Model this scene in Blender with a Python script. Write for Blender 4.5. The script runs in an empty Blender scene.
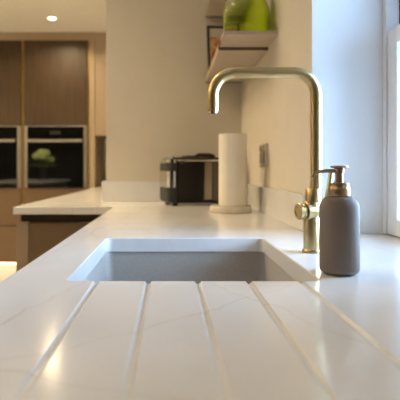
import bpy, bmesh, math, random
from mathutils import Vector, Matrix
random.seed(7)
S = bpy.context.scene
C = S.collection

# ------------------------------------------------------------------ camera, world, exposure
cam_d = bpy.data.cameras.new('camera')
cam_d.lens = 45.0; cam_d.sensor_width = 36.0; cam_d.sensor_fit = 'HORIZONTAL'
cam_d.shift_x = 0.075; cam_d.shift_y = -0.075
cam_d.clip_start = 0.02; cam_d.clip_end = 200
cam_d.dof.use_dof = True; cam_d.dof.focus_distance = 0.90; cam_d.dof.aperture_fstop = 6.5
cam = bpy.data.objects.new('camera', cam_d); C.objects.link(cam)
cam.location = (0, 0, 1.076); cam.rotation_euler = (math.pi/2, 0, 0)
S.camera = cam

SKY = 26.5           # daylight strength
LAMP = 10.8          # watts of each ceiling downlight
w = bpy.data.worlds.new('sky'); S.world = w; w.use_nodes = True
wn = w.node_tree.nodes; wl = w.node_tree.links
bg = wn['Background']; bg.inputs['Color'].default_value = (0.44, 0.68, 1.0, 1); bg.inputs['Strength'].default_value = SKY

S.view_settings.view_transform = 'Standard'; S.view_settings.look = 'None'
S.view_settings.gamma = 1.0; S.view_settings.use_curve_mapping = False
S.view_settings.exposure = 0.0

def portal(loc, rot, sx, sy):
    d = bpy.data.lights.new('daylight_portal', 'AREA'); d.shape = 'RECTANGLE'; d.size = sx; d.size_y = sy
    d.cycles.is_portal = True
    o = bpy.data.objects.new('daylight_portal', d); C.objects.link(o); o.location = loc; o.rotation_euler = rot
portal((0.71, 0.994, 1.53), (0, math.pi/2, 0), 1.24, .62)

# ------------------------------------------------------------------ materials
def new_mat(name):
    m = bpy.data.materials.new(name); m.use_nodes = True
    return m, m.node_tree.nodes, m.node_tree.links, m.node_tree.nodes['Principled BSDF']

def mat(name, col, rough=0.5, metal=0.0, var=0.06, scale=8.0, stretch=(1, 1, 1), bump=0.0, bscale=60.0, spec=0.5, coat=0.0):
    m, n, l, b = new_mat(name)
    tc = n.new('ShaderNodeTexCoord'); mp = n.new('ShaderNodeMapping'); mp.inputs['Scale'].default_value = stretch
    l.new(tc.outputs['Object'], mp.inputs['Vector'])
    nz = n.new('ShaderNodeTexNoise'); nz.inputs['Scale'].default_value = scale; nz.inputs['Detail'].default_value = 5
    l.new(mp.outputs['Vector'], nz.inputs['Vector'])
    r = n.new('ShaderNodeValToRGB')
    r.color_ramp.elements[0].position = 0.3; r.color_ramp.elements[1].position = 0.7
    r.color_ramp.elements[0].color = tuple(c*(1-var) for c in col) + (1,)
    r.color_ramp.elements[1].color = tuple(min(1, c*(1+var)) for c in col) + (1,)
    l.new(nz.outputs['Fac'], r.inputs['Fac']); l.new(r.outputs['Color'], b.inputs['Base Color'])
    b.inputs['Roughness'].default_value = rough; b.inputs['Metallic'].default_value = metal
    b.inputs['Specular IOR Level'].default_value = spec
    b.inputs['Coat Weight'].default_value = coat; b.inputs['Coat Roughness'].default_value = 0.05
    if bump > 0:
        nb = n.new('ShaderNodeTexNoise'); nb.inputs['Scale'].default_value = bscale
        l.new(mp.outputs['Vector'], nb.inputs['Vector'])
        bp = n.new('ShaderNodeBump'); bp.inputs['Strength'].default_value = bump; bp.inputs['Distance'].default_value = 0.002
        l.new(nb.outputs['Fac'], bp.inputs['Height']); l.new(bp.outputs['Normal'], b.inputs['Normal'])
    return m

def quartz():
    """polished white quartz with thin brown-grey veins"""
    m, n, l, b = new_mat('white_quartz')
    tc = n.new('ShaderNodeTexCoord')
    wob = n.new('ShaderNodeTexNoise'); wob.inputs['Scale'].default_value = 9; wob.inputs['Detail'].default_value = 6
    l.new(tc.outputs['Object'], wob.inputs['Vector'])
    sub = n.new('ShaderNodeVectorMath'); sub.operation = 'SUBTRACT'; sub.inputs[1].default_value = (0.5, 0.5, 0.5)
    l.new(wob.outputs['Color'], sub.inputs[0])
    sc = n.new('ShaderNodeVectorMath'); sc.operation = 'SCALE'; sc.inputs['Scale'].default_value = 0.06
    l.new(sub.outputs[0], sc.inputs[0])
    pos = n.new('ShaderNodeVectorMath'); pos.operation = 'ADD'
    l.new(tc.outputs['Object'], pos.inputs[0]); l.new(sc.outputs[0], pos.inputs[1])
    veins = [((-.182, .535), (-.150, .680), .0020), ((.121, .606), (.173, .494), .0015), ((.207, .728), (.269, .5845), .0018),
             ((-.21, .44), (-.10, .40), .0016), ((.02, 1.9), (.22, 1.5), .0022), ((-.20, 1.35), (-.1, 2.3), .0018),
             ((.05, .60), (.16, .70), .0012), ((-.6, 2.5), (-.4, 3.6), .003)]
    total = None
    for (a, c, wd) in veins:
        a = Vector(a); c = Vector(c); d = (c-a).normalized(); nn = Vector((-d.y, d.x)); off = nn.dot(a)
        dt = n.new('ShaderNodeVectorMath'); dt.operation = 'DOT_PRODUCT'; dt.inputs[1].default_value = (nn.x, nn.y, 0.35)
        l.new(pos.outputs[0], dt.inputs[0])
        sb = n.new('ShaderNodeMath'); sb.operation = 'SUBTRACT'; sb.inputs[1].default_value = off + 0.35*0.91
        l.new(dt.outputs['Value'], sb.inputs[0])
        ab = n.new('ShaderNodeMath'); ab.operation = 'ABSOLUTE'; l.new(sb.outputs[0], ab.inputs[0])
        mr = n.new('ShaderNodeMapRange'); mr.interpolation_type = 'SMOOTHSTEP'
        mr.inputs['From Min'].default_value = 0; mr.inputs['From Max'].default_value = wd*1.6
        mr.inputs['To Min'].default_value = 1; mr.inputs['To Max'].default_value = 0
        l.new(ab.outputs[0], mr.inputs['Value'])
        if total is None: total = mr.outputs[0]
        else:
            mx = n.new('ShaderNodeMath'); mx.operation = 'MAXIMUM'; l.new(total, mx.inputs[0]); l.new(mr.outputs[0], mx.inputs[1]); total = mx.outputs[0]
    fade = n.new('ShaderNodeTexNoise'); fade.inputs['Scale'].default_value = 6
    l.new(tc.outputs['Object'], fade.inputs['Vector'])
    fr = n.new('ShaderNodeMapRange'); fr.inputs['From Min'].default_value = .35; fr.inputs['From Max'].default_value = .7
    fr.inputs['To Min'].default_value = .0; fr.inputs['To Max'].default_value = .45
    l.new(fade.outputs['Fac'], fr.inputs['Value'])
    mu = n.new('ShaderNodeMath'); mu.operation = 'MULTIPLY'; l.new(total, mu.inputs[0]); l.new(fr.outputs[0], mu.inputs[1])
    cloud = n.new('ShaderNodeTexNoise'); cloud.inputs['Scale'].default_value = 4; cloud.inputs['Detail'].default_value = 4
    l.new(tc.outputs['Object'], cloud.inputs['Vector'])
    cr = n.new('ShaderNodeValToRGB'); cr.color_ramp.elements[0].position = .35; cr.color_ramp.elements[1].position = .65
    cr.color_ramp.elements[0].color = (.70, .685, .67, 1); cr.color_ramp.elements[1].color = (.78, .77, .76, 1)
    l.new(cloud.outputs['Fac'], cr.inputs['Fac'])
    mix = n.new('ShaderNodeMixRGB'); mix.inputs['Color2'].default_value = (.36, .29, .23, 1)
    l.new(mu.outputs[0], mix.inputs['Fac']); l.new(cr.outputs['Color'], mix.inputs['Color1'])
    l.new(mix.outputs['Color'], b.inputs['Base Color'])
    b.inputs['Roughness'].default_value = 0.16; b.inputs['Specular IOR Level'].default_value = 0.55
    return m

def emit(name, col, s):
    m, n, l, b = new_mat(name)
    b.inputs['Base Color'].default_value = (.8, .8, .8, 1); b.inputs['Emission Color'].default_value = col + (1,); b.inputs['Emission Strength'].default_value = s
    return m

def pane_glass(name, tint=(1, 1, 1), refl=0.08):
    m, n, l, b = new_mat(name)
    out = n['Material Output']; n.remove(b)
    t = n.new('ShaderNodeBsdfTransparent'); t.inputs['Color'].default_value = tint + (1,)
    g = n.new('ShaderNodeBsdfGlossy'); g.inputs['Roughness'].default_value = 0.0
    fr = n.new('ShaderNodeFresnel'); fr.inputs['IOR'].default_value = 1.45
    mx = n.new('ShaderNodeMixShader'); l.new(fr.outputs[0], mx.inputs[0]); l.new(t.outputs[0], mx.inputs[1]); l.new(g.outputs[0], mx.inputs[2])
    l.new(mx.outputs[0], out.inputs['Surface'])
    return m

def green_glass():
    m, n, l, b = new_mat('green_glass')
    b.inputs['Base Color'].default_value = (.72, .86, .12, 1); b.inputs['Roughness'].default_value = 0.02
    b.inputs['Transmission Weight'].default_value = 1.0; b.inputs['IOR'].default_value = 1.45
    return m

M = {
 'quartz': quartz(),
 'cream_paint': mat('cream_paint', (.64, .58, .485), .75, var=.02, bump=.05, bscale=200),
 'white_paint': mat('white_paint', (.88, .90, .93), .6, var=.015, bump=.04, bscale=200),
 'ceiling_paint': mat('ceiling_paint', (.83, .82, .79), .8, var=.015),
 'plain_wall': mat('plain_wall', (.60, .55, .48), .8, var=.02),
 'dark_wall': mat('darkened_rear_wall', (.03, .03, .032), .8, var=.03),  # wall colour blackened so the oven glass reflects a dark room
 'gloss_white': mat('gloss_white', (.84, .86, .90), .3, var=.01),
 'dark_jamb_strip': mat('dark_jamb_strip', (.03, .035, .04), .6),
 'floor_tile': mat('floor_tile', (.56, .53, .49), .35, var=.08, scale=3),
 'wood': mat('dark_oak_veneer', (.058, .033, .014), .45, var=.28, scale=7, stretch=(5, 5, .5), bump=.06, bscale=30),
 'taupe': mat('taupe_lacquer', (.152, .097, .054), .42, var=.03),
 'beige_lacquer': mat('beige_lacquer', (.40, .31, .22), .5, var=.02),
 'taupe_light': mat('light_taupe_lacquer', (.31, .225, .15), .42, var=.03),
 'carcass': mat('carcass_board', (.30, .24, .18), .6, var=.04),
 'gold_profile': mat('gold_profile', (.36, .24, .09), .4, metal=1, var=.08, scale=30),
 'bronze_profile': mat('bronze_profile', (.055, .036, .018), .55, metal=.3, var=.08, scale=30),
 'steel': mat('brushed_steel', (.62, .58, .52), .32, metal=1, var=.05, scale=30, stretch=(1, 1, 12)),
 'grey_metal': mat('grey_metal', (.30, .26, .21), .2, metal=1, var=.05),
 'chrome': mat('chrome', (.72, .70, .66), .12, metal=1, var=.03),
 'oven_glass': mat('oven_black_glass', (.004, .004, .004), .03, var=.02, spec=1.0),
 'black_gloss': mat('black_gloss', (.006, .005, .005), .2, var=.05, spec=.3),
 'black_plastic': mat('black_plastic', (.009, .008, .008), .45, var=.05),
 'smoky_panel': mat('smoky_panel', (.10, .085, .065), .22, metal=.6, var=.05),
 'brass': mat('brushed_brass', (.58, .455, .235), .30, metal=1, var=.05, scale=60, stretch=(1, 1, 8)),
 'champagne': mat('champagne_metal', (.38, .28, .19), .3, metal=1, var=.04),
 'rubber_taupe': mat('matte_taupe_rubber', (.195, .155, .128), .62, var=.03, bump=.08, bscale=400, spec=.35),
 'sink_grey': mat('sink_composite', (.40, .365, .33), .5, var=.07, scale=180, bump=.1, bscale=300),
 'sink_metal': mat('drain_metal', (.6, .6, .6), .25, metal=1, var=.03),
 'dark_hole': mat('dark_opening', (.01, .01, .01), .8, var=.02),
 'paper': mat('white_paper', (.80, .75, .66), .95, var=.02, bump=.5, bscale=90),
 'cardboard': mat('cardboard_core', (.35, .24, .14), .9),
 'marble_cream': mat('cream_marble', (.66, .58, .48), .25, var=.12, scale=20),
 'socket_plate': mat('satin_grey_plate', (.50, .45, .40), .45, metal=.2, var=.03),
 'socket_insert': mat('dark_socket_insert', (.27, .24, .215), .5),
 'shelf_board': mat('taupe_shelf_board', (.48, .40, .32), .5, var=.03),
 'shelf_edge': mat('dark_brown_shelf_edge', (.10, .062, .035), .5, var=.05),
 'green_glass': green_glass(),
 'frame_navy': mat('dark_navy_frame', (.012, .016, .024), .4),
 'mount_white': mat('picture_mount', (.62, .56, .48), .8),
 'lamp_trim': mat('lamp_trim_white', (.8, .76, .68), .4),
 'lamp_glow': emit('lamp_glow', (1.0, .80, .52), 14.0),
 'led_glow': emit('led_strip_glow', (1.0, .70, .34), 7.0),
 'window_glass': pane_glass('window_glass'),
 'bounce_ground': mat('pale_bounce_ground', (.60, .62, .60), .9, var=.1, scale=2),  # outdoor ground made pale so it bounces daylight onto the reveal
 'petal': mat('white_green_petals', (.76, .86, .34), .7, var=.12, scale=30),
 'leaf': mat('green_leaf', (.10, .20, .04), .5, var=.2),
 'vase_clear': pane_glass('clear_vase_glass', (.82, .90, .84)),
}

def picture_print():
    m, n, l, b = new_mat('orange_red_print')
    tc = n.new('ShaderNodeTexCoord'); nz = n.new('ShaderNodeTexNoise'); nz.inputs['Scale'].default_value = 26
    l.new(tc.outputs['Object'], nz.inputs['Vector'])
    r = n.new('ShaderNodeValToRGB'); e = r.color_ramp.elements
    e[0].position = .42; e[0].color = (.50, .09, .03, 1); e[1].position = .6; e[1].color = (.60, .40, .22, 1)
    l.new(nz.outputs['Fac'], r.inputs['Fac']); l.new(r.outputs['Color'], b.inputs['Base Color'])
    return m
M['print'] = picture_print()

# ------------------------------------------------------------------ mesh helpers
def link(name, bm, m, parent=None, smooth=None, loc=None):
    me = bpy.data.meshes.new(name)
    bmesh.ops.recalc_face_normals(bm, faces=bm.faces[:])
    bm.to_mesh(me); bm.free()
    if m is not None: me.materials.append(m if not isinstance(m, str) else M[m])
    o = bpy.data.objects.new(name, me); C.objects.link(o)
    if parent is not None: o.parent = parent
    if loc is not None: o.location = loc
    if smooth is not None:
        for p in me.polygons: p.use_smooth = True
        try: me.set_sharp_from_angle(angle=math.radians(smooth))
        except Exception: pass
    return o

def tag(o, label=None, cat=None, group=None, kind=None):
    if label: o['label'] = label
    if cat: o['category'] = cat
    if group: o['group'] = group
    if kind: o['kind'] = kind
    return o

def empty(name, loc=(0, 0, 0), rz=0.0):
    o = bpy.data.objects.new(name, None); C.objects.link(o); o.location = loc; o.rotation_euler = (0, 0, rz); o.empty_display_size = .05
    return o

def bx(bm, x0, x1, y0, y1, z0, z1, bev=0.0, seg=2):
    r = bmesh.ops.create_cube(bm, size=1.0)
    v = r['verts']
    bmesh.ops.scale(bm, vec=(x1-x0, y1-y0, z1-z0), verts=v)
    bmesh.ops.translate(bm, vec=((x0+x1)/2, (y0+y1)/2, (z0+z1)/2), verts=v)
    if bev > 0:
        ed = list({e for q in v for e in q.link_edges})
        bmesh.ops.bevel(bm, geom=ed, offset=bev, segments=seg, affect='EDGES', profile=0.5)
    return bm

def box(name, b, m, parent=None, bev=0.0015, seg=2):
    bm = bmesh.new(); bx(bm, *b, bev=bev, seg=seg)
    return link(name, bm, m, parent, smooth=40 if bev > .004 else None)

def lathe(bm, prof, n=40, c=(0, 0, 0), caps=True):
    """prof: list of (radius, z) bottom to top around the vertical axis through c"""
    rings = []
    for (r, z) in prof:
        if r < 1e-6:
            rings.append([bm.verts.new((c[0], c[1], c[2]+z))])
        else:
            rings.append([bm.verts.new((c[0]+r*math.cos(2*math.pi*k/n), c[1]+r*math.sin(2*math.pi*k/n), c[2]+z)) for k in range(n)])
    for a, b in zip(rings, rings[1:]):
        for k in range(n):
            q = (k+1) % n
            if len(a) == 1 and len(b) == 1: continue
            if len(a) == 1: bm.faces.new((a[0], b[q], b[k]))
            elif len(b) == 1: bm.faces.new((a[k], a[q], b[0]))
            else: bm.faces.new((a[k], a[q], b[q], b[k]))
    if caps:
        if len(rings[0]) > 1: bm.faces.new(rings[0][::-1])
        if len(rings[-1]) > 1: bm.faces.new(rings[-1])
    return bm

def tube(bm, pts, rad, n=20, caps=True):
    pts = [Vector(p) for p in pts]
    rads = rad if isinstance(rad, (list, tuple)) else [rad]*len(pts)
    t0 = (pts[1]-pts[0]).normalized()
    up = Vector((0, 1, 0)) if abs(t0.y) < .9 else Vector((0, 0, 1))
    u = t0.cross(up).normalized(); rings = []
    for i, p in enumerate(pts):
        if i == 0: t = t0
        elif i == len(pts)-1: t = (pts[i]-pts[i-1]).normalized()
        else: t = ((pts[i+1]-pts[i]).normalized()+(pts[i]-pts[i-1]).normalized()).normalized()
        u = (u - t*u.dot(t)).normalized(); v = t.cross(u)
        rings.append([bm.verts.new(p + (u*math.cos(2*math.pi*k/n)+v*math.sin(2*math.pi*k/n))*rads[i]) for k in range(n)])
    for a, b in zip(rings, rings[1:]):
        for k in range(n):
            q = (k+1) % n; bm.faces.new((a[k], a[q], b[q], b[k]))
    if caps: bm.faces.new(rings[0][::-1]); bm.faces.new(rings[-1])
    return bm

def bend(p0, p1, p2, r, seg=12):
    """arc points rounding the corner p1 with radius r (right angle)"""
    p0, p1, p2 = Vector(p0), Vector(p1), Vector(p2)
    a = (p0-p1).normalized(); b = (p2-p1).normalized(); c = p1 + (a+b)*r
    return [c - b*r*math.cos(t) - a*r*math.sin(t) for t in [math.pi/2*k/seg for k in range(seg+1)]]

def prism(bm, poly, z0, z1):
    lo = [bm.verts.new((x, y, z0)) for x, y in poly]; hi = [bm.verts.new((x, y, z1)) for x, y in poly]
    bm.faces.new(lo[::-1]); bm.faces.new(hi)
    for k in range(len(poly)):
        q = (k+1) % len(poly); bm.faces.new((lo[k], lo[q], hi[q], hi[k]))
    return bm

def rrect(x0, x1, y0, y1, r, n=6):
    pts = []
    for (cx, cy, a0) in ((x1-r, y1-r, 0), (x0+r, y1-r, 90), (x0+r, y0+r, 180), (x1-r, y0+r, 270)):
        for k in range(n+1):
            a = math.radians(a0+90*k/n); pts.append((cx+r*math.cos(a), cy+r*math.sin(a)))
    return pts

def loft(bm, loops, cap0=True, cap1=True):
    rings = [[bm.verts.new(p) for p in lp] for lp in loops]
    n = len(rings[0])
    for a, b in zip(rings, rings[1:]):
        for k in range(n):
            q = (k+1) % n; bm.faces.new((a[k], a[q], b[q], b[k]))
    if cap0: bm.faces.new(rings[0][::-1])
    if cap1: bm.faces.new(rings[-1])
    return bm

ZC = 0.91      # worktop surface
TH = 0.033
SX0, SX1, SY0, SY1 = -.155, .226, .748, 1.22   # sink cut-out

# ------------------------------------------------------------------ structure
tag(box('floor', (-5.0, .40, -2.65, 5.45, -.10, 0), 'floor_tile', bev=0), 'warm grey tiled kitchen floor', 'floor', kind='structure')
tag(box('ceiling', (-5.0, .75, -2.65, 5.5, 2.4, 2.5), 'ceiling_paint', bev=0), 'pale warm white ceiling with recessed downlights', 'ceiling', kind='structure')
tag(box('wall_left', (-5.1, -5.0, -2.75, 5.5, 0, 2.5), 'plain_wall', bev=0), 'plain beige side wall across the room', 'wall', kind='structure')
tag(box('wall_back', (-5.0, -.335, 5.40, 5.5, 0, 2.4), 'plain_wall', bev=0), 'beige wall behind the tall cabinets', 'wall', kind='structure')
# solid end wall with the toaster in front of it
tag(box('wall_stub', (-.335, .375, 2.62, 5.40, 0, 2.4), 'cream_paint', bev=.001), 'cream painted wall behind the toaster', 'wall', kind='structure')
bm = bmesh.new(); prism(bm, [(.375, 1.32), (.75, 1.32), (.75, 5.4), (.375, 5.4)], 0, 2.4)
tag(link('wall_right', bm, 'cream_paint'), 'cream painted side wall with shelves and a socket', 'wall', kind='structure')
bm = bmesh.new(); prism(bm, [(.375, 1.32), (.555, 1.304), (.79, 1.304), (.79, 1.32)], 0, 2.4)
tag(link('trim_1', bm, 'white_paint'), 'white painted window reveal behind the soap dispenser', 'wall', kind='structure')
bm = bmesh.new()
bx(bm, .579, .79, .684, 1.304, 0, ZC-.002); bx(bm, .555, .79, .684, 1.304, 2.15, 2.4); bx(bm, .555, .79, -2.65, .684, 0, 2.4)
tag(link('wall_window', bm, 'white_paint'), 'white painted wall around the sash window', 'wall', kind='structure')
tag(box('wall_rear', (-5.0, .75, -2.75, -2.65, 0, 2.4), 'dark_wall', bev=0), 'wall behind the viewer, darkened to keep oven reflections black', 'wall', kind='structure')
bm = bmesh.new(); bx(bm, -40, 40, -40, 40, -.25, -.15)
tag(link('ground', bm, 'bounce_ground'), 'ground outside the window, made pale to bounce daylight indoors', 'bounce_ground', kind='structure')

tag(box('sky_screen', (.795, 1.45, -3, 6, 2.42, 2.52), 'gloss_white', bev=0), 'unseen added eaves outside the window', 'sky_screen', kind='structure')  # unseen overhang added to keep high sky light off the worktop
# sash window
wd = tag(empty('window_1', (.555, .994, ZC)), 'white sash window beside the soap dispenser', 'window', kind='structure')
bm = bmesh.new(); H = 1.24; Y0, Y1 = -.309, .309
bx(bm, 0, .13, Y1-.018, Y1, .001, H); bx(bm, 0, .13, Y0, Y0+.018, .001, H); bx(bm, 0, .13, Y0, Y1, H-.02, H); bx(bm, 0.05, .13, Y0, Y1, .001, .02)
link('window_frame', bm, 'gloss_white', wd)
box('jamb_strip', (.034, .0475, Y1-.024, Y1-.0175, .526, H-.02), 'dark_jamb_strip', wd, bev=0)  # narrow dark strip on the jamb above the lower sash
def sash(name, x0, x1, z0, z1, rail_b, rail_t, st=.05):
    bm = bmesh.new(); ya, yb = Y0+.019, Y1-.019
    bx(bm, x0, x1, yb-st, yb, z0, z1, .003); bx(bm, x0, x1, ya, ya+st, z0, z1, .003)
    bx(bm, x0, x1, ya+st, yb-st, z0, z0+rail_b, .003); bx(bm, x0, x1, ya+st, yb-st, z1-rail_t, z1, .003)
    o = link(name, bm, 'gloss_white', wd)
    bm = bmesh.new()
    bx(bm, (x0+x1)/2-.003, (x0+x1)/2+.003, ya+st-.004, yb-st+.004, z0+rail_b-.004, z1-rail_t+.004)
    link('pane', bm, 'window_glass', o)
sash('lower_sash', .003, .043, .002, .522, .042, .04)
sash('upper_sash', .048, .088, .489, H-.021, .04, .05)

# ------------------------------------------------------------------ worktop with sink cut-out and drainer grooves
bm = bmesh.new()
poly = [(-.25, -.6), (.5535, -.6), (.5535, .686), (.577, .686), (.577, 1.300), (.5535, 1.300), (.3735, 1.316), (.3735, 2.618), (-.3365, 2.618), (-.3365, 2.24), (-.25, 2.24)]
prism(bm, poly, ZC-TH, ZC)
ed = [e for e in bm.edges if abs(e.verts[0].co.z-e.verts[1].co.z) < 1e-5]
bmesh.ops.bevel(bm, geom=ed, offset=.0018, segments=2, affect='EDGES', profile=.5)
worktop = link('worktop', bm, 'quartz')
cutters = []
e_ = .0015
loops = []
for (gr, z) in ((0, ZC-TH-.01), (0, ZC-.0025), (.0006, ZC-.0010), (.0018, ZC), (.0018+.008, ZC+.01)):
    loops.append([(x, y, z) for x, y in rrect(SX0-gr, SX1+gr, SY0-gr, SY1+gr, .014+gr)])
bm = bmesh.new(); loft(bm, loops); cutters.append(link('cutter', bm, None))
for gx in (-.1095, -.0325, .0415, .1180, .1955):     # five grooves falling towards the bowl
    bm = bmesh.new(); loops = []
    for y in (.352, .356, .366, .384, .5, .62, SY0+.03):
        t = min(1, max(0, (y-.352)/.032)); t = math.sin(t*math.pi/2)
        dep = (.0012+.0033*(y-.36)/.39)*t + .00005; wd2 = (.0043+.0006*(y-.36)/.39)*(.25+.75*t)
        lp = []
        for k in range(9):
            a = -1+2*k/8; lp.append((gx+a*wd2, y, ZC - dep*(1-abs(a)**2.2)))
        lp = [(gx-wd2-.002*t, y, ZC+.0014*t+.0002)] + lp + [(gx+wd2+.002*t, y, ZC+.0014*t+.0002), (gx+wd2, y, ZC+.006), (gx-wd2, y, ZC+.006)]
        loops.append(lp)
    loft(bm, loops); cutters.append(link('cutter', bm, None))
for c in cutters:
    md = worktop.modifiers.new('cut', 'BOOLEAN'); md.operation = 'DIFFERENCE'; md.object = c; md.solver = 'EXACT'
dg = bpy.context.evaluated_depsgraph_get()
me = bpy.data.meshes.new_from_object(worktop.evaluated_get(dg))
worktop.modifiers.clear(); old = worktop.data; worktop.data = me; me.name = 'worktop'
bpy.data.meshes.remove(old)
for c in cutters: bpy.data.objects.remove(c)
me.set_sharp_from_angle(angle=math.radians(28))
flat_keys = {k for p in me.polygons if abs(p.normal.z) > .9995 or p.area > .005 for k in p.edge_keys}
for e in me.edges:
    if e.key in flat_keys: e.use_edge_sharp = True
for p in me.polygons: p.use_smooth = not (abs(p.normal.z) > .9995 or p.area > .005)
tag(worktop, 'polished white veined quartz worktop with drainer grooves and sink cut-out', 'worktop')

tag(box('worktop', (-.703, -.3368, 2.24, 5.398, ZC-TH, ZC), 'quartz', None, .0018), 'white quartz worktop of the far counter running to the tall cabinets', 'worktop')
UH = .100
bm = bmesh.new(); prism(bm, [(-.3565, 2.5995), (.3560, 2.5995), (.3560, 2.6185), (-.3370, 2.6185), (-.3370, 5.39), (-.3565, 5.39)], ZC+.0005, ZC+UH+.006)
tag(link('upstand', bm, 'quartz'), 'low quartz upstand along the wall behind the toaster', 'upstand')
bm = bmesh.new(); bx(bm, .3570, .3740, 1.345, 2.6180, ZC+.0005, ZC+UH, .001)
tag(link('upstand', bm, 'quartz'), 'low quartz upstand along the side wall under the socket', 'upstand')

# ------------------------------------------------------------------ sink
sk = tag(empty('kitchen_sink', ((SX0+SX1)/2, (SY0+SY1)/2, ZC-TH)), 'grey undermount sink bowl set below the quartz worktop', 'sink')
cx, cy = (SX0+SX1)/2, (SY0+SY1)/2
hw, hl = (SX1-SX0)/2+.004, (SY1-SY0)/2+.004
bm = bmesh.new(); loops = []
zt = -.0008
def rl(gx, r, z): return [(x, y, z) for x, y in rrect(-hw-gx, hw+gx, -hl-gx, hl+gx, r, 8)]
loops = [rl(.03, .04, zt), rl(0, .022, zt), rl(-.001, .022, zt-.01), rl(-.004, .024, -.17), rl(-.012, .03, -.192), rl(-.03, .04, -.20)]
loft(bm, loops, cap0=False, cap1=False)
last = [v for v in bm.verts if abs(v.co.z+.20) < 1e-6]
loft_o = [rl(-.03, .04, -.20)]
bm.faces.new(sorted(last, key=lambda v: math.atan2(v.co.y, v.co.x)))
# outside skin
loft(bm, [rl(.03, .04, zt), rl(.03, .04, zt-.006), rl(.006, .028, zt-.008), rl(.004, .028, -.18), rl(-.02, .04, -.21)], cap0=False)
bmesh.ops.remove_doubles(bm, verts=bm.verts[:], dist=1e-6)
link('bowl', bm, 'sink_grey', sk, smooth=35)
bm = bmesh.new(); lathe(bm, [(.056, -.1995), (.056, -.1965), (.050, -.1965), (.046, -.1985), (.018, -.1985), (.016, -.196), (0, -.196)], 32)
link('drain', bm, 'sink_metal', sk, smooth=40)
bm = bmesh.new(); lathe(bm, [(.0, -.0005), (.011, -.0005), (.013, .002), (.013, .0032), (0, .0032)], 24)
bmesh.ops.rotate(bm, verts=bm.verts[:], matrix=Matrix.Rotation(-math.pi/2, 3, 'Y')); bmesh.ops.translate(bm, verts=bm.verts[:], vec=(hw-.0035, -.16, -.066))
link('overflow', bm, 'dark_hole', sk, smooth=40)

# ------------------------------------------------------------------ tap
tp = tag(empty('kitchen_tap', (.287, 1.01, ZC)), 'brushed brass mixer tap with tall squared spout beside the sink', 'tap')
bm = bmesh.new(); lathe(bm, [(.0195, .0005), (.0195, .005), (.0180, .007), (.0165, .007)], 36); link('base_ring', bm, 'brass', tp, smooth=40)
bm = bmesh.new(); lathe(bm, [(.0170, .0055), (.0170, .1000), (.0165, .1010), (.0140, .1012)], 40); link('body', bm, 'brass', tp, smooth=40)
bm = bmesh.new(); lathe(bm, [(.0140, .1010), (.0165, .1014), (.0165, .1280), (.0158, .1290), (.0105, .1292)], 40, c=(.0035, 0, 0)); link('collar', bm, 'brass', tp, smooth=40)
xs = .0085; zt = .3625; r = .0115; R_ = .046; xe = -.200
A = (xs, 0, .128); B = (xs, 0, zt); D = (xe, 0, zt); E = (xe, 0, .284)
bm = bmesh.new(); tube(bm, [A] + bend(A, B, D, R_) + bend(B, D, E, R_) + [E], r, 28); link('spout', bm, 'brass', tp, smooth=50)
bm = bmesh.new(); lathe(bm, [(.0088, .2805), (.0088, .2850)], 24, c=(xe, 0, 0)); link('aerator', bm, 'chrome', tp, smooth=40)
# left rotary handle: two rings on a horizontal axis pointing towards the bowl
def hcyl(name, x0, x1, rad, z, m, bevel=.001, y=0):
    bm = bmesh.new(); lathe(bm, [(rad-bevel, 0), (rad, bevel), (rad, x1-x0-bevel), (rad-bevel, x1-x0)], 36)
    bmesh.ops.rotate(bm, verts=bm.verts[:], matrix=Matrix.Rotation(math.pi/2, 3, 'Y')); bmesh.ops.translate(bm, verts=bm.verts[:], vec=(x0, y, z))
    return link(name, bm, m, tp, smooth=40)
def angled(name, d0, d1, rad, z, ang, m='brass'):
    bm = bmesh.new(); b = .0012
    lathe(bm, [(rad*.55, 0), (rad-b, 0), (rad, b), (rad, d1-d0-b), (rad-b, d1-d0), (rad*.62, d1-d0), (rad*.58, d1-d0-.0015), (0, d1-d0-.0015)], 40)
    bmesh.ops.translate(bm, verts=bm.verts[:], vec=(0, 0, d0))
    bmesh.ops.rotate(bm, verts=bm.verts[:], matrix=Matrix.Rotation(-math.pi/2, 3, 'Y'))     # now points to -x
    bmesh.ops.rotate(bm, verts=bm.verts[:], matrix=Matrix.Rotation(ang, 3, 'Z'))
    bmesh.ops.translate(bm, verts=bm.verts[:], vec=(0, 0, z))
    return link(name, bm, m, tp, smooth=40)
HA = math.radians(14)
angled('handle_hub', -.0175, .0165, .0196, .0830, HA)
angled('handle_ring', .0178, .0235, .0150, .0830, HA)
angled('handle_ring', .0245, .0320, .0170, .0830, HA)
bm = bmesh.new(); tube(bm, [(.022, 0, .083), (.0305, .0, .105), (.0345, 0, .128), (.0395, 0, .166)], [.0065, .006, .0052, .0050], 16); link('lever', bm, 'brass', tp, smooth=50)

# ------------------------------------------------------------------ soap dispenser
sd = tag(empty('soap_dispenser', (.272, .803, ZC+.0003)), 'matte taupe soap dispenser with champagne metal pump beside the tap', 'soap dispenser')
R = .0312; hb = .1235
prof = [(0, 0), (.018, 0), (.023, .0008)]
for k in range(1, 7):
    a = math.pi/2*k/6; prof.append((.0225+(R-.0225)*math.sin(a), .0095-.0087*math.cos(a)))
prof += [(R, .05), (R, hb-.020)]
for k in range(1, 9):
    a = math.pi/2*k/8; prof.append((.0155+(R-.0155)*math.cos(a), hb-.020+.020*math.sin(a)))
prof.append((0, hb))
bm = bmesh.new(); lathe(bm, prof, 56); link('bottle', bm, 'rubber_taupe', sd, smooth=50)
bm = bmesh.new(); lathe(bm, [(.0150, hb), (.0168, hb+.001), (.0172, hb+.003), (.0172, hb+.012), (.0165, hb+.0135), (.0158, hb+.0145), (.0158, hb+.0205), (.0145, hb+.022), (.0065, hb+.0225)], 44)
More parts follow.
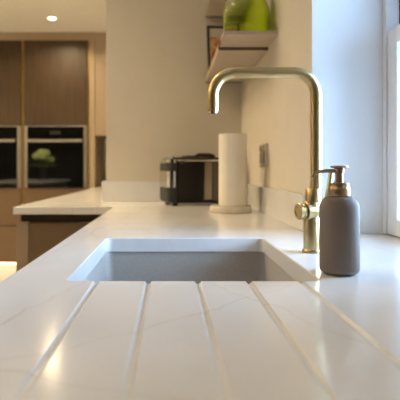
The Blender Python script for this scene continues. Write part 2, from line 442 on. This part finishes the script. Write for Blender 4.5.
link('collar', bm, 'champagne', sd, smooth=35)
pu = link('pump_stem', lathe(bmesh.new(), [(.0062, hb+.0215), (.0062, hb+.037), (.0075, hb+.0385), (.0075, hb+.044), (.0068, hb+.0450)], 28), 'champagne', sd, smooth=40)
bm = bmesh.new(); lathe(bm, [(.0066, hb+.0445), (.0135, hb+.0462), (.0142, hb+.0475), (.0138, hb+.0490), (.010, hb+.0496), (0, hb+.0496)], 36); link('pump_head', bm, 'champagne', sd, smooth=40)
zz = hb+.0405
bm = bmesh.new(); tube(bm, [(-.004, 0, zz), (-.022, 0, zz+.0003), (-.034, 0, zz-.0015), (-.0405, 0, zz-.0050), (-.0440, 0, zz-.0095)], [.0034, .0030, .0027, .0024, .0022], 16)
link('nozzle', bm, 'champagne', sd, smooth=50)

# ------------------------------------------------------------------ paper towel
PX, PY = .240, 1.975
ph = tag(empty('paper_towel_holder', (PX, PY, ZC+.0004)), 'round cream marble paper towel stand', 'towel holder')
bm = bmesh.new(); lathe(bm, [(.078, 0), (.082, .002), (.082, .021), (.079, .026), (.0, .026)], 56); link('base', bm, 'marble_cream', ph, smooth=40)
bm = bmesh.new(); lathe(bm, [(.006, .0258), (.006, .296), (.009, .300), (.009, .306), (.0, .309)], 20); link('rod', bm, 'chrome', ph, smooth=40)
pr = tag(empty('paper_towel_roll', (PX+.0085, PY, ZC+.0268)), 'white paper towel roll standing on the marble holder', 'paper towel')
bm = bmesh.new()
sp = []; n = 72
for k in range(n+1):    # spiral outer sheet with one loose end
    a = 2*math.pi*k/n - 2.0; sp.append((.0545+.0014*k/n, a))
outer_lo = [bm.verts.new((rr*math.cos(a), rr*math.sin(a), .0006)) for rr, a in sp]; outer_hi = [bm.verts.new((rr*math.cos(a), rr*math.sin(a), .280)) for rr, a in sp]
inn_lo = [bm.verts.new((.021*math.cos(a), .021*math.sin(a), .0006)) for rr, a in sp]; inn_hi = [bm.verts.new((.021*math.cos(a), .021*math.sin(a), .280)) for rr, a in sp]
for k in range(n):
    bm.faces.new((outer_lo[k], outer_lo[k+1], outer_hi[k+1], outer_hi[k])); bm.faces.new((outer_hi[k], outer_hi[k+1], inn_hi[k+1], inn_hi[k]))
    bm.faces.new((inn_hi[k], inn_hi[k+1], inn_lo[k+1], inn_lo[k])); bm.faces.new((inn_lo[k], inn_lo[k+1], outer_lo[k+1], outer_lo[k]))
bm.faces.new((outer_lo[0], outer_hi[0], inn_hi[0], inn_lo[0])); bm.faces.new((outer_lo[n], inn_lo[n], inn_hi[n], outer_hi[n]))
link('sheets', bm, 'paper', pr, smooth=40)
bm = bmesh.new(); lathe(bm, [(.0195, .0006), (.0208, .0006), (.0208, .280), (.0195, .280), (.0195, .0006)], 32, caps=False); link('core', bm, 'cardboard', pr, smooth=40)

# ------------------------------------------------------------------ toaster
ts = tag(empty('toaster', (.132, 2.42, ZC+.0004), math.radians(15)), 'black and chrome toaster standing by the end wall', 'toaster')
L, Dp, Hh = .17, .095, .225
bm = bmesh.new()
def oct_(g, z): return [(x, y, z) for x, y in rrect(-L-g, L+g, -Dp-g, Dp+g, .035, 8)]
loft(bm, [oct_(-.010, .012), oct_(-.002, .018), oct_(0, .03), oct_(0, .195), oct_(-.004, .212), oct_(-.016, .222), oct_(-.03, .225)])
link('body', bm, 'black_plastic', ts, smooth=40)
box('side_panel', (-.128, -.002, -Dp-.006, -Dp+.002, .022, .205), 'black_gloss', ts, .003)
box('side_panel', (.042, .130, -Dp-.006, -Dp+.002, .022, .205), 'smoky_panel', ts, .003)
box('centre_strip', (-.001, .040, -Dp-.0075, -Dp+.002, .026, .203), 'grey_metal', ts, .004)
box('side_trim', (-.130, .132, -Dp-.007, -Dp+.004, .206, .213), 'chrome', ts, .002)
box('side_trim', (-.130, .132, -Dp-.007, -Dp+.004, .016, .021), 'black_gloss', ts, .001)
def end_wrap(name, sgn, g, z0, z1, m):
    pts = [(x, y) for x, y in rrect(-L-g, L+g, -Dp-g, Dp+g, .035, 8) if x*sgn > .130]
    bm = bmesh.new(); prism(bm, pts, z0, z1); return link(name, bm, m, ts, smooth=40)
for sg in (-1, 1):
    end_wrap('end_panel', sg, .0025, .085, .160, 'chrome'); end_wrap('end_cap', sg, .001, .199, .2135, 'chrome')
    end_wrap('top_plate', sg, -.012, .2135, .2275, 'chrome')
for y in (-.045, .045):
    for x in (-.062, .062): box('slot', (x-.055, x+.055, y-.017, y+.017, .2235, .2258), 'dark_hole', ts, .0008)
box('lever', (-.115, -.095, -Dp-.022, -Dp+.0, .195, .209), 'black_plastic', ts, .004)
box('warming_rack', (-.068, -.02, -.05, .05, .2258, .234), 'black_plastic', ts, .004)
bm = bmesh.new(); tube(bm, [(-.015, -.03, .225), (-.012, -.03, .232), (.0, -.03, .237), (.05, -.03, .237), (.068, -.03, .233), (.075, -.03, .225)], .010, 12); link('lift_handle', bm, 'black_plastic', ts, smooth=50)
for x in (-.13, .13):
    for y in (-.065, .065):
        bm = bmesh.new(); lathe(bm, [(.012, 0), (.014, .013)], 16, c=(x, y, 0)); link('foot', bm, 'black_plastic', ts)

# ------------------------------------------------------------------ socket on the side wall
so = tag(empty('wall_socket', (.3745, 1.985, 1.134)), 'satin grey double socket on the cream side wall', 'socket')
box('plate', (-.0075, -.0005, -.073, .073, -.045, .045), 'socket_plate', so, .002)
for y in (-.036, .036):
    box('outlet', (-.0092, -.0074, y-.022, y+.022, -.030, .012), 'socket_insert', so, .0006)
    box('rocker_switch', (-.0125, -.0074, y-.008, y+.008, .018, .036), 'socket_plate', so, .001)

# ------------------------------------------------------------------ shelves
def shelf(z, label):
    s = tag(empty('wall_shelf', (.28, 2.16, z)), label, 'shelf', 'shelves in the corner by the window')
    x0, x1 = -.094, .0945; y0, y1 = -.430, .4585; yg = -.255
    bm = bmesh.new(); bx(bm, x0, x1, y0, y1, .0115, .0245, .001); link('top_board', bm, 'shelf_board', s)
    bm = bmesh.new(); bx(bm, x0, x1, yg+.003, y1-.014, 0, .0112, .0008); link('lower_board', bm, 'shelf_board', s)
    box('front_strip', (x0, x1, yg, yg+.0028, -.0005, .0114), 'shelf_edge', s, .0003)
    box('rear_strip', (x0, x1, y1-.0135, y1-.0005, -.001, .0112), 'shelf_edge', s, .0005)
    box('side_strip', (x0-.003, x0-.0002, yg-.07, yg+.0, .003, .0205), 'shelf_edge', s, .0005)
    return s
shelf(1.533, 'taupe floating shelf under the green glass vase')
shelf(1.876, 'upper taupe floating shelf above the green glass vase')

# green vase
vz = 1.558
vs = tag(empty('glass_vase', (.280, 1.835, vz)), 'round bright green glass vase on the floating shelf', 'vase')
out = [(0, 0), (.050, 0), (.066, .006), (.079, .022), (.0845, .045), (.0865, .075), (.084, .100), (.076, .125), (.062, .145), (.045, .163), (.032, .180), (.026, .198), (.025, .225), (.030, .240)]
inn = [(max(0, r-.0045), z+.006 if i < 3 else z) for i, (r, z) in enumerate(out)][::-1]
inn[-1] = (0, .008); 
bm = bmesh.new(); lathe(bm, out + [(.0275, .241)] + inn[0:], 56, caps=False); link('vase_body', bm, 'green_glass', vs, smooth=60)

# framed picture leaning at the back of the shelf
pf = tag(empty('picture_frame', (.268, 2.475, 1.5595)), 'dark framed picture leaning behind the green vase', 'picture frame')
pf.rotation_euler = (math.radians(-12), 0, math.radians(6))
bm = bmesh.new(); W_, H_ = .078, .245
bx(bm, -W_, -W_+.010, -.008, .008, 0.002, H_); bx(bm, W_-.010, W_, -.008, .008, .002, H_); bx(bm, -W_+.010, W_-.010, -.008, .008, .002, .012); bx(bm, -W_+.010, W_-.010, -.008, .008, H_-.010, H_)
link('frame', bm, 'frame_navy', pf)
box('mount', (-W_+.010, W_-.010, -.003, .006, .012, H_-.010), 'mount_white', pf, 0)
box('print', (-W_+.013, W_-.013, -.0042, -.0032, .016, H_-.06), 'print', pf, 0)

# ------------------------------------------------------------------ base cabinets
def base_unit(name, label, loc, rz, wdt, depth, fronts, group=None, front_mat='taupe'):
    """local frame: front faces -y, x from 0..wdt, y from 0 (front) to depth; open-topped carcass"""
    u = tag(empty(name, loc, rz), label, 'cabinet', group)
    zt = ZC-TH-.001
    bm = bmesh.new(); t = .018
    bx(bm, 0.0005, t, .02, depth, .15, zt); bx(bm, wdt-t, wdt-.0005, .02, depth, .15, zt); bx(bm, t, wdt-t, .02, depth, .15, .15+t); bx(bm, t, wdt-t, depth-t, depth, .15+t, zt)
    link('carcass', bm, 'carcass', u)
    box('channel', (t, wdt-t, .021, .035, .80, zt), 'bronze_profile', u, 0)
    box('plinth', (0.001, wdt-.001, .06, .075, .0, .149), 'bronze_profile', u, 0)
    for (x0, x1, z0, z1) in fronts:
        box('front_panel', (x0+.0015, x1-.0015, 0, .0195, z0, z1), front_mat, u, .001)
    return u
# peninsula end unit facing the camera: narrow end panel + drawer fronts
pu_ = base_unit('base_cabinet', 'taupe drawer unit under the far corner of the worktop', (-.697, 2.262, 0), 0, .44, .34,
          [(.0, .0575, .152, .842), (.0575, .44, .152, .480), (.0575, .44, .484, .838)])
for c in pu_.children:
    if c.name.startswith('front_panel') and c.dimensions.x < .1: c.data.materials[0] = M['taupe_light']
ys = [2.61, 3.49, 4.13, 4.77]
nm = ['nearest', 'middle', 'farthest']
for k in range(3):
    base_unit('base_cabinet', 'taupe cabinet on the hidden side of the far worktop, %s to the camera' % nm[k], (-.690, ys[k+1], 0), -math.pi/2, ys[k+1]-ys[k]-.004, .33,
              [(0, ys[k+1]-ys[k]-.004, .152, .838)], 'cabinets under the far worktop')
yy = [-.59, .0, .66, 1.31, 1.78, 2.255]
wh = ['below the drainer end at the camera', 'below the drainer grooves', 'below the sink bowl', 'just past the sink', 'nearest the far corner']
for k in range(5):
    base_unit('base_cabinet', 'taupe cabinet under the worktop, %s' % wh[k], (-.232, yy[k+1], 0), -math.pi/2, yy[k+1]-yy[k]-.003, .59,
              [(0, yy[k+1]-yy[k]-.003, .152, .838)], 'cabinets under the sink worktop')

# ------------------------------------------------------------------ tall cabinets with ovens
def tall(x0, x1, label):
    u = tag(empty('tall_cabinet', ((x0+x1)/2, 4.80, 0)), label, 'cabinet', 'tall cabinets with built-in ovens')
    w2 = (x1-x0)/2; t = .018
    bm = bmesh.new()
    bx(bm, -w2, -w2+t, .022, .58, .18, 2.322); bx(bm, w2-t, w2, .022, .58, .18, 2.322)
    for z in (.18, .885, 1.502, 2.304): bx(bm, -w2+t, w2-t, .022, .58, z, z+t)
    bx(bm, -w2+t, w2-t, .562, .58, .198, 2.304)
    link('carcass', bm, 'carcass', u)
    box('door', (-w2, w2, 0, .021, 1.504, 2.320), 'wood', u, .0015)
    box('drawer_front', (-w2, w2, 0, .021, .545, .897), 'taupe', u, .0015)
    box('drawer_front', (-w2, w2, 0, .021, .185, .538), 'taupe', u, .0015)
    return u
def oven(xc, label):
    o = tag(empty('built_in_oven', (xc, 4.80, .9045)), label, 'oven', 'built-in ovens')
    w2 = .2975
    bm = bmesh.new()
    bx(bm, -.27, .27, .03, .54, .003, .58); link('body', bm, 'black_plastic', o)
    for s in (-1, 1):
        bm = bmesh.new(); bx(bm, min(s*.270, s*w2), max(s*.270, s*w2), -.004, .028, .001, .595, .001); link('side_trim', bm, 'steel', o)
    box('top_trim', (-.269, .269, -.002, .028, .586, .595), 'steel', o, .001)
    box('control_panel', (-.269, .269, -.010, .029, .478, .585), 'oven_glass', o, .002)
    box('display', (-.05, .05, -.0106, -.0101, .51, .545), 'black_plastic', o, 0)
    d = box('door', (-.269, .269, -.014, .029, .006, .472), 'oven_glass', o, .002)
    box('handle', (-.262, .262, -.058, -.040, .438, .462), 'steel', d, .003)
    for s in (-1, 1):
        bm = bmesh.new(); bx(bm, s*.235-.009, s*.235+.009, -.0405, -.0135, .443, .457); link('handle_bracket', bm, 'steel', d)
    return o
tall(-1.404, -.792, 'dark wood tall cabinet housing the oven nearer the worktop')
oven(-1.098, 'black glass oven with bright reflected flowers, nearer the worktop')
tall(-2.042, -1.430, 'dark wood tall cabinet at the left picture edge')
oven(-1.736, 'black glass oven cut off by the left picture edge')
tall(-2.68, -2.068, 'dark wood tall cabinet beyond the left picture edge')
oven(-2.374, 'black glass oven beyond the left picture edge')
for x, s in ((-1.417, 'between the two ovens'), (-.781, 'right of the oven and cabinet by the worktop'), (-2.055, 'left of the picture edge')):
    tag(box('gold_channel', (x-.0105, x+.0105, 4.812, 4.83, .19, 2.32), 'gold_profile', None, .001), 'vertical gold channel profile %s' % s, 'trim')
pl = tag(empty('plinth', (-1.73, 4.86, 0)), 'recessed plinth below the tall cabinets with glowing strip light', 'plinth')
box('plinth_board', (-.95, .95, 0, .018, .0, .178), 'gloss_white', pl, 0)
box('light_strip', (-.94, .94, -.045, -.025, .172, .1785), 'led_glow', pl, 0)
bm = bmesh.new(); bx(bm, -2.7, -.72, 4.80, 5.39, 2.324, 2.3995)
tag(link('trim_2', bm, 'beige_lacquer'), 'beige bulkhead strip above the tall cabinets', 'trim', kind='structure')
tag(box('end_panel', (-.769, -.721, 4.792, 5.39, .0, 2.322), 'beige_lacquer', None, .001), 'narrow beige end panel beside the tall oven cabinet', 'panel')
wc = tag(empty('wall_cabinet', (-.53, 4.80, 1.41)), 'beige wall cabinet above the far end of the worktop', 'cabinet')
box('carcass', (-.19, .174, .022, .58, 0, .985), 'carcass', wc, 0)
box('door', (-.19, .174, 0, .021, -.004, .985), 'beige_lacquer', wc, .0015)

# ------------------------------------------------------------------ downlights
def downlight(x, y, label, grp=True, k=1.0):
    d = tag(empty('downlight', (x, y, 2.4)), label, 'downlight', 'recessed ceiling downlights')
    bm = bmesh.new(); lathe(bm, [(.034, -.001), (.047, -.001), (.047, -.004), (.044, -.006), (.034, -.003), (.034, -.001)], 32, caps=False); link('trim_ring', bm, 'lamp_trim', d, smooth=40)
    bm = bmesh.new(); lathe(bm, [(0, -.0012), (.0335, -.0012), (.0335, -.0025), (0, -.0025)], 28, caps=False); link('lens', bm, 'lamp_glow', d)
    ld = bpy.data.lights.new('downlight_lamp', 'AREA'); ld.shape = 'DISK'; ld.size = .066; ld.energy = LAMP*k; ld.color = (1.0, .775, .465); ld.spread = math.radians(150)
    lo = bpy.data.objects.new('downlight_lamp', ld); C.objects.link(lo); lo.parent = d; lo.location = (0, 0, -.008)
DL = [(-1.03, 4.36, 'glowing downlight in the ceiling before the tall cabinets', .9), (-1.15, 2.6, 'downlight over the aisle beside the far worktop', 1.7),
      (-2.35, 4.36, 'downlight before the tall cabinets beyond the left edge', 1.2), (-2.35, 2.9, 'downlight over the far end of the island', 2.2), (-2.2, 1.55, 'unseen downlight added to brighten the flowers on the island', 3.0),  # last lamp here is unseen, added to brighten the flowers
      (-3.6, 2.9, 'downlight beyond the island near the side wall', 2.6), (-3.6, 1.2, 'downlight by the side wall beyond the flowers', 2.4),
      (-.62, 1.75, 'unseen downlight added at the aisle edge to wash the end wall', .5), (-2.35, -.8, 'downlight beyond the island behind the viewer', 1)]  # first lamp here is unseen, added to wash the end wall
for x, y, s, k in DL: downlight(x, y, s, k=k)

# ------------------------------------------------------------------ island with flowers (seen as a reflection in the oven glass)
isl = tag(empty('kitchen_island', (-2.25, 1.6, 0)), 'taupe kitchen island with pale top across the aisle', 'island')
box('cabinet_body', (-.42, .42, -.95, .95, .10, .876), 'taupe', isl, .002)
box('plinth', (-.37, .37, -.90, .90, 0, .0995), 'bronze_profile', isl, 0)
box('island_top', (-.47, .47, -1.0, 1.0, .877, .91), 'quartz', isl, .002)
fv = empty('flower_vase', (-2.06, 1.5, .9103)); fv.scale = (1.15,)*3
tag(fv, 'clear vase of white and green flowers on the island', 'flowers')
bm = bmesh.new(); lathe(bm, [(0, 0), (.06, 0), (.066, .01), (.055, .08), (.045, .14), (.055, .18), (.052, .18), (.042, .14), (.052, .08), (.060, .012), (0, .008)], 32, caps=False); link('vase_body', bm, 'vase_clear', fv, smooth=50)
for k in range(15):
    a = k*2.399; el = .15+1.25*((k % 5)/4); rr = .125
    px, py, pz = rr*math.cos(a)*math.cos(el), rr*math.sin(a)*math.cos(el), .27+.13*math.sin(el)
    st = link('stem', tube(bmesh.new(), [(0.01*math.cos(a), .01*math.sin(a), .02), (.02*math.cos(a), .02*math.sin(a), .17), (px, py, pz)], .003, 6), 'leaf', fv)
    bm = bmesh.new()
    for q in range(22):   # round head of small petals
        d = Vector((random.gauss(0, 1), random.gauss(0, 1), random.gauss(0, 1))).normalized()
        c = Vector((px, py, pz))+d*.034
        r_ = bmesh.ops.create_icosphere(bm, subdivisions=1, radius=.017); bmesh.ops.scale(bm, verts=r_['verts'], vec=(1, 1, .6)); bmesh.ops.translate(bm, verts=r_['verts'], vec=c)
    link('blossom', bm, 'petal', fv, smooth=60)
for k in range(9):
    a = k*2.0*math.pi/9+.3; d = Vector((math.cos(a), math.sin(a), 0)); s_ = Vector((-d.y, d.x, 0))
    bm = bmesh.new(); o = d*.03+Vector((0, 0, .17)); pts = []
    for t, wv, zz_ in ((0, .004, 0), (.05, .022, .035), (.10, .028, .05), (.15, .018, .045), (.19, .001, .03)):
        pts.append((o+d*t+s_*wv+Vector((0, 0, zz_)), o+d*t+Vector((0, 0, zz_-.006)), o+d*t-s_*wv+Vector((0, 0, zz_))))
    vv = [[bm.verts.new(p) for p in row] for row in pts]
    for ra, rb in zip(vv, vv[1:]):
        for q in range(2): bm.faces.new((ra[q], ra[q+1], rb[q+1], rb[q]))
    link('leaf', bm, 'leaf', fv, smooth=60)

# unseen pendant added above the island to brighten the reflected flowers
pd = tag(empty('added_pendant', (-2.06, 1.5, 2.4)), 'unseen brass pendant added to brighten the island flowers', 'pendant lamp')
bm = bmesh.new(); lathe(bm, [(.0, -.022), (.045, -.022), (.048, -.018), (.048, -.0005), (0, -.0005)], 28, caps=False); link('ceiling_rose', bm, 'brass', pd, smooth=40)
link('cord', tube(bmesh.new(), [(0, 0, -.02), (0, 0, -.34)], .003, 8), 'black_plastic', pd)
bm = bmesh.new(); lathe(bm, [(.08, -.45), (.078, -.42), (.055, -.36), (.02, -.335), (.0, -.333), (.0, -.337), (.018, -.339), (.052, -.363), (.075, -.422), (.077, -.45), (.08, -.45)], 36, caps=False); link('shade', bm, 'brass', pd, smooth=40)
bm = bmesh.new(); bmesh.ops.create_uvsphere(bm, u_segments=16, v_segments=10, radius=.028); bmesh.ops.translate(bm, verts=bm.verts[:], vec=(0, 0, -.395)); link('bulb', bm, 'lamp_glow', pd, smooth=60)
ld = bpy.data.lights.new('flower_fill_light', 'SPOT'); ld.energy = 110; ld.color = (1, .9, .72); ld.spot_size = math.radians(75); ld.shadow_soft_size = .03  # added spot that brightens the flowers
lo = bpy.data.objects.new('flower_fill_light', ld); C.objects.link(lo); lo.parent = pd; lo.location = (0, 0, -.44)
